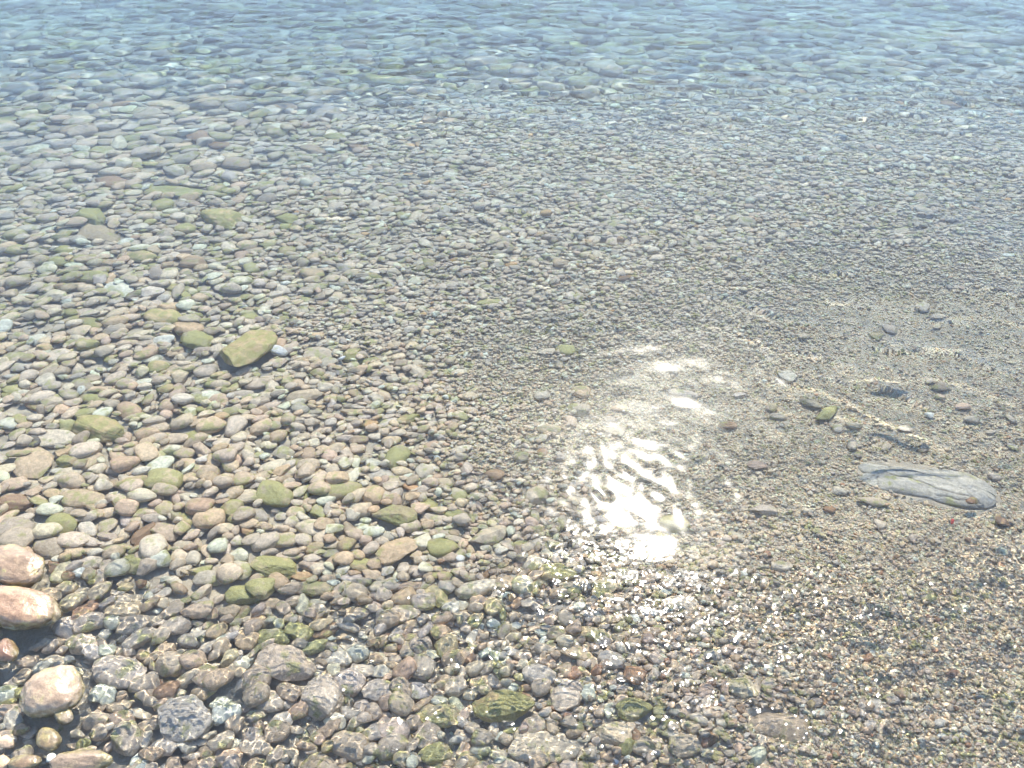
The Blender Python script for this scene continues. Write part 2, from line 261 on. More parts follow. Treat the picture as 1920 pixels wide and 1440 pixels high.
# ------------------------------------------------------------------ the stones read off the photograph
# x y width height tilt tone shape(E = stands out of the water);label;short name that other labels refer to
STONES = '''
468 663 118 60 25 yolive a;large flat yellow-olive wedge slab tilted up among the pale pebbles;yellow wedge slab
368 642 68 38 -4 moss a;dark mossy angular rock leaning against a tan stone;dark mossy rock
352 622 64 30 -8 tan a;tan angular stone tucked behind the dark mossy rock
310 598 72 30 -4 yolive r;pitted yellow-olive oval stone lying alone on pale pebbles;pitted olive oval
168 609 82 24 -7 olive f;long flat olive slab with a ragged far edge;long olive slab
74 587 46 20 -2 yolive r;small smooth yellowish oval near the edge of the picture;smooth yellowish oval
191 809 102 46 -5 yolive a;big olive boulder with a dark groove along its side;grooved olive boulder
125 800 40 26 5 moss r
242 772 46 32 -3 pink r;smooth salmon-pink dome-shaped stone;pink dome stone
332 738 40 32 40 pink a;pink triangular stone standing on its narrow end;pink triangular stone
157 725 46 24 -8 ggreen r
176 752 58 21 -3 olive r
24 733 38 26 5 moss r;round mossy stone at the very edge of the picture;round mossy stone
102 757 46 30 15 ggreen a
64 763 34 17 -25 rust a;reddish-brown wedge-shaped pebble pointing down to one side;reddish wedge
146 696 28 25 10 white r
66 834 30 23 0 dark r;almost black slate pebble, the darkest in its patch;black slate pebble
108 826 96 34 0 white f;whitish flat rock half buried behind the black slate pebble
161 778 46 20 15 moss r
195 778 42 22 20 white r
325 840 70 14 4 beige f
370 820 60 22 10 olive r
255 853 42 28 -10 beige r
220 858 34 26 -20 pink r
255 882 40 30 5 beige r;rounded cream stone with a dark pit
302 880 64 32 26 white r;smooth whitish stone leaning up to one side, like a loaf;smooth whitish loaf
364 877 56 30 -22 beige r
394 866 42 27 -28 beige r
310 906 74 41 8 moss r;pale green rock with dark moss speckles;speckled mossy rock
456 849 46 27 -5 ggreen a;pale green stone with a dark cracked mark on top;cracked pale-green stone
64 870 84 58 30 tan f;broad flat tan rock partly awash;broad flat tan rock
38 857 52 14 2 tan r
131 846 54 20 20 tan r
174 868 52 24 30 tan r
182 883 42 20 12 white r
217 884 34 21 8 beige r
222 906 46 26 -8 tan a
130 890 56 22 10 pale r
158 940 92 37 6 beige r;big smooth beige cobble shaped like a bean;big smooth beige cobble
220 932 40 18 10 white r
236 945 52 32 22 pink a
292 936 34 22 8 tan a
330 936 28 22 -10 pink r
357 947 44 20 8 ggreen r
309 957 38 30 20 pale r
274 956 34 23 -10 beige r
435 957 46 32 18 moss a;mossy stone with ridged dark green streaks;ridged mossy stone
380 969 34 22 -8 beige r
329 968 28 26 -10 olive r
353 976 26 28 30 olive a
376 990 40 21 3 ggreen r;pale green egg-shaped pebble with clean smooth skin;pale green egg
310 1000 58 37 -5 beige a;pale blocky cobble with a rounded corner;pale blocky cobble
166 995 38 30 -25 white r
203 1008 37 20 -10 white r
237 976 26 28 45 white r
261 982 32 30 45 beige r
270 1004 62 22 35 brown a
273 1022 46 24 35 brown r
233 1006 32 20 32 beige r
344 1023 38 21 6 pale r
370 1023 22 30 10 beige r
308 1028 34 20 -8 beige a
463 995 30 21 -10 orange a;orange-brown block-shaped stone among whitish pebbles;orange-brown block
445 1015 34 24 -5 white r
215 1030 58 16 18 moss a;finger-shaped moss-green stone lying at a slant;mossy finger stone
92 1017 92 19 14 pale f;long thin pale bar of stone;long pale bar
80 1000 52 18 8 olive r
118 985 62 38 0 moss r;grey-green mossy boulder with one dark hole;grey-green boulder
32 950 78 36 5 brown a;brown-olive rough rock at the edge of the picture;rough brown-olive rock
22 1060 128 74 -10 tan rE;wet tan boulder breaking the surface, ringed by ripples;upper wet tan boulder
30 1138 164 80 -5 pink rE;smooth wet pinkish boulder, the largest above the water;smooth wet pinkish boulder
376 1074 46 24 12 moss a;bright green angular mossy stone;bright green stone
250 1066 62 30 8 moss a
450 1071 50 36 0 ggreen r
460 1118 76 38 10 moss a;mossy green boulder under sparkling ripples;green boulder under sparkles
280 1048 54 27 -8 grey r
338 1045 36 24 15 white r
363 1050 36 26 15 grey r
390 1035 24 28 30 beige r
425 1030 22 29 20 white r
450 1044 36 28 0 white r
143 1038 38 28 10 beige r
170 1060 48 26 12 white r
103 1066 28 26 20 brown r
152 1076 36 20 5 white r
98 1298 128 78 24 pale rE;half-mossy wet boulder, grey with a yellow-green flank;half-mossy wet boulder
226 1266 100 66 -5 grey r;domed grey boulder just under rippled water;domed grey boulder
352 1356 118 86 25 grey a;big tilted grey slab under a net of light;big tilted grey slab
155 1210 62 46 -10 pale a
106 1247 54 30 22 pale r
120 1342 36 33 5 white rE;small white pebble standing out of the water;small white dry pebble
90 1386 46 46 0 tan rE;egg-shaped wet tan-orange cobble;wet tan egg
10 1222 48 42 30 rust aE;reddish rock cut by the edge of the picture;reddish edge rock
44 1430 66 30 8 tan rE;long tan wet cobble lying at the waterline;long tan wet cobble
95 1421 22 21 0 white rE
152 1428 120 46 8 beige rE;cream-coloured wet boulder beside the tan ones;wet cream boulder
4 1428 28 28 0 tan rE
242 1388 66 62 20 grey a
188 1352 60 38 15 pale a
304 1226 62 28 28 tan a
345 1259 50 28 -10 white a
300 1285 32 17 20 rust a;rust-red chip of stone amid grey cobbles;rust-red chip
10 1392 34 28 0 tan rE
55 1395 26 26 0 grey r
190 1110 60 30 30 grey a
130 1180 60 40 20 grey a
235 1150 70 40 10 pale a
330 1180 70 36 10 grey a
538 1252 114 76 -8 pale a;rough cream boulder with bright light on its top;rough cream boulder
606 1314 76 88 -50 pale a;tall ridged olive-grey boulder;tall ridged boulder
656 1284 60 54 20 grey r
716 1300 70 48 -5 grey r;rounded grey boulder with a dark gap below it
786 1252 64 50 -10 pale r
657 1402 76 58 0 pale r
738 1372 60 50 0 grey r
822 1345 88 50 -6 olive a;olive-brown boulder with a net of light on it;olive-brown boulder
943 1331 118 66 -4 yolive a;wide olive boulder split by a dark crack;wide cracked olive boulder
815 1416 66 42 12 moss a;yellow-green angular rock at the bottom of the picture
629 1357 40 36 0 white a
512 1198 70 36 -4 moss a
562 1186 52 38 -10 moss a
590 1216 60 26 25 moss a
490 1112 60 42 10 moss a
598 1106 62 30 5 olive a
652 1106 34 32 0 ggreen r
818 1122 50 36 -35 yolive a;olive stone with rippling light
897 1106 86 32 12 ggreen r;striped pale green bar-shaped cobble;striped green bar
980 1100 46 38 0 ggreen r
925 1142 38 36 20 olive r
862 1138 34 18 8 white r
838 1216 46 46 0 olive r
760 1154 60 36 0 pale r
924 1280 26 32 15 grey r
855 1290 46 40 10 pale a
515 933 74 52 -8 moss r;large mottled green and white cobble;large mottled green cobble
641 923 80 36 6 olive r;smooth olive loaf-shaped cobble;smooth olive loaf
627 898 50 21 -5 yolive r
745 861 52 37 30 moss r;bright olive-green egg-shaped cobble;bright olive egg
566 871 52 22 2 olive r
533 853 44 26 5 ggreen a
702 932 44 44 0 tan a;layered tan block with square edges;layered square block
742 973 86 44 4 moss a;bright moss-green boulder with yellow flecks;bright mossy boulder
770 915 32 18 -10 orange r;small orange pebble beside a cream one;small orange pebble
721 893 60 26 -3 white f;white stone with a curved upper edge
795 887 38 29 5 white r
800 905 36 18 28 white r
830 912 46 26 10 ggreen a
860 931 34 28 -10 ggreen r
803 951 38 26 -5 olive r
815 974 56 20 -14 pale a
856 970 62 24 -14 olive r
895 932 42 13 5 white r
918 1010 70 36 22 grey a;smooth grey-beige wedge pointing down one side;grey-beige wedge
927 893 37 24 -10 brown r;lone brown stone on fine gravel;lone brown stone
875 882 26 26 0 grey r
580 991 54 32 -5 pale r
720 1007 46 20 -6 grey r
746 1036 82 44 28 tan a;angular tan block with a yellow lower edge;angular tan block
675 1062 52 28 -5 olive a
627 1040 48 20 0 dgrey r
516 1068 86 46 -6 moss a;mossy boulder beside an orange-tan sliver;mossy boulder at the ripple edge
568 1081 56 18 -3 orange f;orange-tan flat sliver of stone
580 1062 42 22 4 pink a
532 1016 52 28 10 pale r
485 970 36 34 -15 grey r
598 962 36 26 -20 moss a
562 921 32 16 25 moss r
580 942 44 16 22 pink r
645 953 30 18 0 pink r
668 956 24 24 0 white r
830 1031 60 36 5 olive r;olive cobble strewn with sun sparkles
1000 1060 44 30 0 pale r
598 667 58 25 6 pale f;flat pale grey slab with one notched side;flat pale slab
615 683 38 20 22 grey r
544 655 44 20 22 grey r
526 648 30 20 25 pink r
659 669 37 24 18 moss a;little mossy cube-like stone;little mossy cube
692 678 47 11 8 olive f
685 694 38 18 2 moss r
511 726 29 22 0 white r;round white disc-like pebble;round white disc
536 723 17 10 0 dark r
573 745 74 24 13 beige a;long beige wedge of stone;long beige wedge
559 723 32 18 -3 beige a
587 725 26 11 2 pale r
780 700 44 20 -18 ggreen a;pale olive teardrop stone at the gravel edge;pale olive teardrop
862 701 35 12 0 grey r
881 745 33 17 2 pale r
878 771 38 14 -8 white r
863 782 36 18 -14 pale r
850 754 26 10 30 white r
766 789 47 18 10 yolive a;yellow-green lozenge-shaped pebble among small beige ones;yellow-green lozenge
665 773 54 15 -4 beige a
610 782 50 13 -2 pale f
720 743 30 20 -28 beige r
690 752 24 17 0 white r
673 827 38 17 4 tan r
734 828 40 18 8 beige r
570 822 30 17 2 grey r
504 837 33 17 -2 white r
588 834 26 17 12 white r
650 853 28 28 10 pale r
525 789 30 14 0 beige r
700 871 30 22 8 white r
853 815 28 12 -18 white r
867 844 42 14 14 white r
862 859 36 16 0 ggreen r
1089 738 36 22 -5 tan r;smooth brownish-tan oval on fine gravel;smooth tan oval
1015 745 32 18 0 grey r
1083 771 46 23 -6 ggreen a;grey-green stone with pitted face
1029 808 46 19 2 ggreen r;pale green almond-shaped pebble;pale green almond
1015 825 26 15 14 grey r
976 860 32 20 0 ggreen r;pale flat round pebble like a coin;pale coin pebble
1017 850 22 16 10 brown r
1050 860 22 16 0 grey r
1060 660 38 19 -4 moss r;small dark mossy lump on gravel;small mossy lump
1025 662 36 13 10 grey a
1048 685 18 15 5 dgrey r
1057 675 16 10 0 grey r
1160 766 34 11 2 pink r;pink finger-shaped pebble beside the glare;pink finger pebble
1150 808 48 20 -8 white f
1280 739 60 13 -8 white r;long whitish bone-shaped stone;long whitish bone stone
1388 741 25 10 0 white r
1264 696 20 14 -15 grey r
1072 792 27 18 -30 pink r
1144 787 24 11 -5 grey r
1005 934 48 35 8 ggreen a;pale olive dome with a glint on top;pale olive dome
1066 943 66 18 5 ggreen a
1165 937 32 23 0 ggreen r
1153 964 36 23 5 white r
1264 986 58 34 -6 olive r;olive-grey cobble inside the sparkling patch;sparkling olive-grey cobble
1056 983 30 26 15 pale r
997 985 26 25 0 pink r
1209 900 28 13 5 ggreen a
1236 905 12 16 20 white r
1046 1078 72 38 -6 olive r;sunlit olive cobble with curved light lines;sunlit olive cobble
1175 1080 48 28 -8 ggreen r
1130 1106 52 34 22 tan a;tan sloped stone with a pointed foot;tan sloped stone
1068 1107 46 24 -5 ggreen r
1000 1135 32 24 -20 pale r
1048 1147 36 24 5 grey r
975 1023 34 16 3 olive r
1420 874 40 17 -3 pink r;smooth pinkish-beige oval with a black bead below it;pinkish oval
1406 886 10 9 0 dark r
1432 960 52 22 0 grey a
1275 1134 68 34 -8 grey f
1080 1226 78 26 -12 beige r;long ribbed cobble crossed by light ripples;long ribbed cobble
1146 1240 54 34 -10 grey r
1190 1270 48 36 -5 rust a;red-brown stone strewn with sparkles;red-brown stone
1010 1270 64 44 -4 grey r
1060 1316 60 48 5 pale a
1190 1332 72 52 -6 olive a;olive-grey boulder with a dark hollow beneath
1388 1290 66 40 -10 ggreen a
1310 1350 38 22 -30 ggreen a
1110 1192 70 34 -5 olive a
1344 1228 30 24 0 white r
1322 1300 36 38 0 pink r
1150 1378 70 46 -8 pale a
1025 1402 150 62 4 pale f;broad pale rock under a bright net of light;broad pale netted rock
1282 1398 62 48 0 pale a
1205 1402 46 40 0 pale r
1420 1416 40 36 0 pale a
1462 1360 128 58 -14 beige r;big smooth beige boulder lying alone in brown gravel;big smooth beige boulder
1540 1318 18 18 10 rust r;small rust-red pebble beside the smooth beige boulder;small rust-red pebble
1740 1122 28 18 5 dgrey r;single grey oval pebble on fine brown gravel;single grey oval
1627 1234 20 16 20 rust r
1785 1262 26 18 10 rust r
1640 1322 28 24 0 white r
1670 1312 36 16 -15 dgrey a
1690 1300 32 20 -10 tan r
1630 1360 24 22 0 grey r
1760 1356 26 16 -10 grey r
1545 1106 16 12 0 white r
1465 1064 46 20 -4 pale r;pale stone split in two by a dark crack;split pale stone
1740 908 280 74 -14 pale a;long pale grey log-shaped rock with fine dark cracks;long log-shaped rock
1635 942 62 17 -8 grey a
1575 922 30 14 -12 white a
1555 957 26 12 -8 brown a
1513 960 24 12 -18 white r
1648 985 30 17 -25 grey r
1865 895 28 13 -10 white r
1815 952 24 13 -5 brown a
1877 980 30 14 -20 brown a
1785 979 7 9 0 red a;tiny bright red chip on the gravel;tiny red chip
1751 1015 25 11 -8 grey r
1711 1010 20 14 0 white r
1534 1000 24 14 -40 grey r
1731 576 30 18 0 white r;bright white oval pebble alone on dark gravel;bright white oval
1759 595 32 11 4 grey a
1756 612 20 10 8 white r
1669 621 29 16 -18 grey r
1643 633 24 17 0 olive r
1506 634 27 13 -3 dgrey r
1478 707 36 20 -18 white f;flat white oval stone by a streak of light;flat white oval by the light streak
1521 758 46 18 -22 ggreen a;pale olive stone, the upper of a touching pair;upper stone of the olive pair
1550 777 44 24 32 olive a;olive-tan stone, the lower of a touching pair;lower stone of the olive pair
1762 729 34 18 -6 grey r
1760 747 22 11 -10 pink r
1743 718 20 8 0 white r
1803 765 33 13 -2 pink r;grey-pink lens-shaped pebble on gravel above a white one
1820 789 34 12 -4 white r
1601 799 32 12 -3 ggreen r
1695 806 28 12 -4 grey r
1570 804 20 16 -20 white r
1597 834 22 20 -35 white r
1661 838 20 18 20 white r
1610 853 18 12 0 dgrey r
1731 842 20 14 0 tan a
1857 811 22 8 0 pale r
1898 840 24 10 -18 white r
1894 788 28 9 -28 grey r
1742 779 21 10 -20 white a
1458 781 34 13 -5 pale r
1447 765 22 15 0 olive r
1365 799 36 15 0 brown a;brownish-pink ragged stone beside the sun glare
1380 1008 34 14 -10 ggreen r
175 412 68 36 -4 moss a;lumpy mossy rock above a bare sandy slab;lumpy mossy rock
187 442 94 34 -4 sand f;flat bare sandy-coloured slab among the pebbles;flat sandy slab
263 484 66 22 -4 yolive r;brown-olive loaf-shaped rock nearer than the sandy slab;brown-olive loaf
419 414 82 34 -5 yolive a;yellow-olive angular rock with a dark notch;yellow-olive angular rock
333 360 118 22 -3 moss f;long sunken green slab;long sunken green slab
172 521 76 22 2 olive a;dark olive bar-shaped rock;dark olive bar
226 546 64 28 -5 white f;big whitish flat stone with lumpy outline;big whitish flat stone
138 539 40 16 8 pink r;pinkish-tan oval pebble under the dark olive bar
365 495 50 22 5 tan r
77 538 40 17 0 ggreen r
34 526 52 17 10 olive r
317 519 44 22 12 white r
350 431 44 19 6 olive r
307 388 48 22 5 olive r
211 345 68 20 -4 brown r;long brown sunken rock beyond the sandy slab;long brown sunken rock
76 312 44 21 15 ggreen a
252 307 34 25 5 ggreen a
443 310 64 21 -3 dgrey r;dark grey-green sunken rock with a banded side;dark banded sunken rock
427 465 32 20 -8 white r
465 463 42 19 5 ggreen r
310 444 46 20 15 grey r
277 549 36 15 0 yolive r
310 555 38 13 -3 olive r
360 530 30 21 -15 ggreen a
333 544 58 16 -4 olive r
120 472 36 18 4 olive r
32 472 44 20 8 moss r;light green mossy cobble
110 493 44 18 0 olive r
148 489 34 14 20 yolive r
541 413 46 20 -3 moss a;dark mossy rock with a yellow-green pebble in front;dark mossy sunken rock
533 427 29 14 0 moss r
593 400 22 17 0 white r;whitish ring-marked round pebble;ring-marked pebble
501 375 40 17 5 dgrey r
586 517 48 20 -4 tan r
501 460 40 14 3 olive r
540 473 42 17 12 olive r
700 520 37 13 -3 olive a
643 529 26 17 -20 white r
777 531 30 16 5 white a
830 543 24 19 10 grey r
848 537 26 16 5 grey r
632 560 42 17 10 pale r
573 566 28 13 -2 ggreen r
605 570 26 13 -5 tan r
765 577 24 14 0 ggreen r
918 571 50 15 6 moss a;flat mossy bar-shaped stone;flat mossy bar
804 497 28 17 -10 olive a
797 458 30 16 -12 grey r
780 408 34 17 22 grey r
655 583 13 8 -10 red a;tiny brick-red chip among grey pebbles;tiny brick-red chip
716 431 32 8 3 orange r;thin orange sliver among grey pebbles;thin orange sliver
927 443 26 15 -10 dgrey r
946 435 30 14 -5 dgrey r
1178 521 48 10 6 brown r;thin brown elongated stone beside a glare patch;thin brown elongated stone
1151 424 36 18 15 ggreen r
1395 420 44 18 -6 ggreen r
1230 485 30 12 0 pale r
1050 495 34 13 -4 tan r
45 168 78 24 -4 dgrey r;dark sunken boulder near the edge of the deep water;dark sunken boulder
205 150 62 17 2 dgrey r
280 146 66 15 5 yolive r
310 198 66 12 2 tan r
412 195 126 16 5 tan a;very long tan rock stretched across the deep slope;very long tan rock
395 168 60 10 6 pink r
62 224 62 15 5 ggreen r
138 246 52 15 8 tan a
205 270 46 16 3 grey r
375 261 52 23 -4 brown r
315 265 56 14 -3 dgrey r
410 276 46 16 -5 brown r
330 95 36 13 -10 yolive a;small yellow block-shaped rock in blue water;small yellow block
265 113 62 13 0 grey r
100 130 70 14 0 dgrey r
60 105 60 12 3 grey r
170 90 56 10 0 grey r
410 115 60 11 3 olive r
460 90 66 12 3 grey r
720 155 106 22 -4 yolive r;long yellowish sunken boulder at the edge of the drop-off;long yellowish boulder
540 155 82 13 0 pink r
615 175 112 11 0 tan r
820 118 42 16 -2 yolive r;yellow-green sunken stone in the blue-green water;yellow-green sunken stone
735 120 54 15 4 olive r
910 121 82 19 2 pink r;reddish-grey sunken boulder in the blue-green water;reddish-grey boulder
948 140 72 22 0 olive a
890 148 84 12 0 dgrey r
535 205 68 13 0 brown r
614 214 62 19 -8 dgrey r
770 91 72 22 8 dgrey r;large blue-grey sunken boulder;large blue-grey boulder
655 103 50 14 0 grey r
560 100 60 12 2 olive r
600 140 60 12 0 grey r
630 259 48 13 -3 moss r;green sunken pebble at the foot of the drop-off;green sunken pebble
588 284 58 17 -4 tan r
675 278 44 13 -6 brown r
827 271 32 13 -3 pink r;pinkish-cream pebble on grey ones
1097 178 58 15 -2 dgrey r
1030 167 52 19 -3 ggreen r;pale yellow-green boulder at the drop-off edge;pale yellow-green boulder
1096 157 58 16 4 olive r
1044 139 38 18 -10 tan r
977 140 52 24 -5 dgrey r
1132 132 72 28 -12 dgrey r
1213 137 38 13 2 yolive r
1180 126 60 18 -4 olive r
1080 89 42 13 0 yolive r
1165 97 102 13 0 dgrey r
1215 82 90 12 0 olive r
1322 113 42 12 3 yolive r
1220 106 60 12 0 dgrey r
1148 143 44 14 -3 pink r
1262 149 60 13 -3 dgrey r
1290 85 90 14 0 olive r
1330 140 50 13 0 dgrey r
1400 94 46 9 0 brown r
1375 73 80 12 0 dgrey r
1240 55 90 14 0 dgrey r
1100 55 90 14 0 olive r
1010 60 70 13 0 olive r
1340 45 90 12 0 grey r
940 62 84 14 0 grey r
860 55 80 12 3 olive r
740 50 90 12 4 dgrey r
620 50 90 10 3 olive r
1548 66 72 19 -3 olive r
1550 79 60 10 0 dgrey r
1657 88 104 24 4 dgrey r;broad dark sunken boulder in the deep water;broad dark boulder
1612 117 124 15 -4 dgrey r
1542 110 34 12 0 yolive r
1745 72 84 18 4 olive r
1872 75 104 20 -3 dgrey r
1830 100 74 13 2 olive r
1475 53 34 13 0 yolive a;pale yellow pointed rock in the deep water;pale yellow pointed rock
1880 142 38 14 0 tan r
1700 137 60 11 0 tan r
1655 131 62 14 -3 ggreen r
1780 199 44 13 -12 brown a
1490 100 70 13 2 olive r
1700 40 90 12 0 dgrey r
1820 40 90 12 0 grey r
1590 40 80 11 0 grey r
1480 33 80 10 0 grey r
1760 115 70 13 0 olive r
1720 141 50 10 0 grey r
1800 232 30 12 0 grey r
1490 265 24 10 0 white r
1690 455 36 8 0 white r
1600 470 30 8 -3 tan f
1690 435 40 14 3 pale f
1730 398 40 14 -12 ggreen r
1725 373 28 14 -3 tan r
1490 425 28 11 -2 tan r
1830 375 26 9 -5 dgrey r
1892 482 26 7 0 white r
'''

class Stone: pass
stones = []
for k, line in enumerate(STONES.strip().split('\n')):
    f = [t.strip() for t in line.split(';')]
    a = f[0].split()
    s = Stone(); s.px, s.py, s.w, s.h, ang = (float(t) for t in a[:5]); s.tone = a[5]; s.kind = a[6][0]; s.dry = 'E' in a[6]
    s.label = f[1] if len(f) > 1 else None; s.nick = f[2] if len(f) > 2 else None
    s.seed = 1000 + k
    lift = 0.0
    x, y, z = px_to_bed(s.px, s.py)
    e = 2.0
    j1 = (np.array(px_to_bed(s.px + e, s.py)[:2]) - np.array(px_to_bed(s.px - e, s.py)[:2])) / (2 * e)
    j2 = (np.array(px_to_bed(s.px, s.py + e)[:2]) - np.array(px_to_bed(s.px, s.py - e)[:2])) / (2 * e)
    J = np.stack([j1, j2], 1)
    t = rad(ang)
    M = J @ np.array([[math.cos(t) * s.w / 2, math.sin(t) * s.h / 2], [-math.sin(t) * s.w / 2, math.cos(t) * s.h / 2]])
    if s.kind != 'f': M = M @ np.diag([1.0, 0.94])
    U, S, _ = np.linalg.svd(M)
    s.A, s.B = S; s.yaw = math.atan2(U[1, 0], U[0, 0]) + (math.pi if R.random() < 0.5 else 0)
    s.T = s.B * {'r': 0.62, 'a': 0.68, 'f': 0.34}[s.kind]
    s.T = min(s.T, 0.034 if s.py > 1000 and not s.dry else 0.075)
    if s.nick == 'long log-shaped rock': s.T *= .62
    s.x, s.y = float(x), float(y)
    if s.dry:
        s.zc = 0.004 + 0.25 * s.T
        # the pixel is the middle of what shows: move to the plane the stone's middle lies in
        x, y, _ = px_to_bed(s.px, s.py, s.zc - float(bed(s.x, s.y))); s.x, s.y = float(x), float(y)
    stones.append(s)

# ------------------------------------------------------------------ the field of pebbles laid between them
# photo x, y, usual length of a pebble there (photo pixels), how much of the ground they cover, tint mix
ZONES = np.array([
    (0, 40, 44, 1.3, 0), (0, 160, 36, 1.3, 0), (0, 260, 34, 1.3, 1), (0, 400, 25, 1.4, 1), (0, 560, 30, 1.5, 1), (0, 700, 33, 1.5, 1), (0, 850, 36, 1.5, 1), (0, 980, 36, 1.4, 2), (0, 1100, 36, 1.4, 3), (0, 1300, 40, 1.4, 3), (0, 1440, 40, 1.4, 3),
    (380, 40, 44, 1.3, 0), (380, 160, 36, 1.3, 0), (380, 260, 30, 1.3, 1), (380, 400, 23, 1.4, 1), (380, 560, 26, 1.5, 1), (380, 700, 27, 1.5, 1), (380, 850, 32, 1.5, 2), (380, 980, 34, 1.4, 2), (380, 1100, 38, 1.4, 3), (380, 1300, 42, 1.4, 3), (380, 1440, 42, 1.4, 3),
    (700, 40, 46, 1.3, 0), (700, 150, 34, 1.3, 0), (700, 210, 23, 1.3, 4), (700, 300, 20, 1.4, 4), (700, 400, 21, 1.4, 4), (700, 500, 20, 1.4, 4), (700, 600, 16, 1.4, 4), (700, 700, 18, 1.3, 2), (700, 800, 23, 1.4, 2), (700, 900, 26, 1.4, 2), (700, 1000, 27, 1.4, 3), (700, 1100, 28, 1.4, 3), (700, 1300, 34, 1.4, 3), (700, 1440, 34, 1.4, 3),
    (1000, 40, 48, 1.3, 0), (1000, 150, 42, 1.3, 0), (1000, 186, 17, 1.3, 4), (1000, 250, 15, 1.4, 4), (1000, 350, 17, 1.4, 4), (1000, 450, 18, 1.4, 4), (1000, 550, 16, 1.3, 4), (1000, 640, 9, 1.1, 4), (1000, 720, 7, .8, 2), (1000, 850, 8, .8, 2), (1000, 950, 15, 1.1, 2), (1000, 1050, 20, 1.3, 3), (1000, 1200, 23, 1.3, 3), (1000, 1440, 26, 1.3, 3),
    (1300, 40, 48, 1.3, 0), (1300, 140, 42, 1.3, 0), (1300, 172, 16, 1.3, 4), (1300, 250, 13, 1.4, 4), (1300, 350, 15, 1.4, 4), (1300, 430, 16, 1.4, 4), (1300, 530, 12, 1.2, 4), (1300, 620, 9, 1., 4), (1300, 720, 5.5, .22, 5), (1300, 800, 5.5, .25, 5), (1300, 900, 7, .5, 5), (1300, 1000, 10, 1., 3), (1300, 1100, 14, 1.2, 3), (1300, 1300, 17, 1.2, 3), (1300, 1440, 18, 1.2, 3),
    (1650, 40, 50, 1.3, 0), (1650, 125, 42, 1.3, 0), (1650, 160, 17, 1.3, 4), (1650, 230, 14, 1.4, 4), (1650, 330, 15, 1.4, 4), (1650, 430, 13, 1.3, 4), (1650, 500, 8, .8, 4), (1650, 600, 5.5, .14, 5), (1650, 700, 5, .10, 5), (1650, 800, 5, .12, 5), (1650, 950, 6, .2, 5), (1650, 1050, 6.5, .35, 5), (1650, 1200, 8, .6, 5), (1650, 1440, 10, .8, 3),
    (1920, 40, 50, 1.3, 0), (1920, 125, 42, 1.3, 0), (1920, 160, 17, 1.3, 4), (1920, 230, 14, 1.4, 4), (1920, 330, 15, 1.4, 4), (1920, 430, 12, 1.2, 4), (1920, 500, 8, .7, 4), (1920, 600, 5.5, .14, 5), (1920, 700, 5.5, .14, 5), (1920, 800, 6, .3, 5), (1920, 950, 6, .2, 5), (1920, 1050, 6, .3, 5), (1920, 1200, 7.5, .5, 5), (1920, 1440, 10, .8, 3)])

ZONES[:, 2] *= np.where(ZONES[:, 1] > 130, np.where((ZONES[:, 0] > 600) & (ZONES[:, 1] < 650), .74, .84), .92)
def zone(px, py):
    d = ((px[:, None] - ZONES[None, :, 0]) / 170) ** 2 + ((py[:, None] - ZONES[None, :, 1]) / 55) ** 2
    w = 1 / (d + 0.02) ** 2; w /= w.sum(1)[:, None]
    size = np.exp(w @ np.log(ZONES[:, 2])); cov = w @ ZONES[:, 3]
    r = R.random(len(px)); mix = (np.cumsum(w, 1) > r[:, None]).argmax(1)
    return size, cov, ZONES[mix, 4].astype(int)

MIX = [  # tint mixes: tones and their shares
    (('ggreen', .30), ('grey', .14), ('olive', .18), ('dgrey', .24), ('pale', .06), ('tan', .07), ('pink', .05)),
    (('grey', .22), ('white', .18), ('pale', .22), ('ggreen', .14), ('beige', .10), ('pink', .05), ('olive', .06), ('tan', .03)),
    (('white', .22), ('pale', .22), ('beige', .22), ('pink', .13), ('grey', .09), ('tan', .06), ('ggreen', .03), ('orange', .006)),
    (('pale', .26), ('grey', .07), ('beige', .26), ('white', .24), ('tan', .08), ('pink', .10), ('brown', .02), ('olive', .04), ('rust', .008)),
    (('grey', .34), ('white', .20), ('pale', .20), ('ggreen', .10), ('dgrey', .08), ('tan', .03), ('pink', .04), ('orange', .004)),
    (('beige', .30), ('tan', .12), ('grey', .10), ('pale', .26), ('pink', .08), ('white', .12), ('brown', .03), ('rust', .012), ('dgrey', .01))]

# a height map of what already lies on the bed
X0, X1, Y0, Y1, CELL = -6.0, 6.0, 0.35, 8.2, 0.005
gx = np.arange(X0, X1, CELL); gy = np.arange(Y0, Y1, CELL)
GX, GY = np.meshgrid(gx, gy)
BED = bed(GX, GY).astype(np.float32)
HM = BED.copy()
OCC = np.zeros(HM.shape, bool)

def patch(x, y, A, B, yaw):
    r = max(A, B) + CELL
    i0, i1 = int((x - r - X0) / CELL), int((x + r - X0) / CELL) + 2
    j0, j1 = int((y - r - Y0) / CELL), int((y + r - Y0) / CELL) + 2
    if i0 < 0 or j0 < 0 or i1 > HM.shape[1] or j1 > HM.shape[0]: return None
    dx = gx[i0:i1][None, :] - x; dy = gy[j0:j1][:, None] - y
    c, s = math.cos(yaw), math.sin(yaw)
    q = ((dx * c + dy * s) / A) ** 2 + ((-dx * s + dy * c) / B) ** 2
    return slice(j0, j1), slice(i0, i1), dx, dy, q

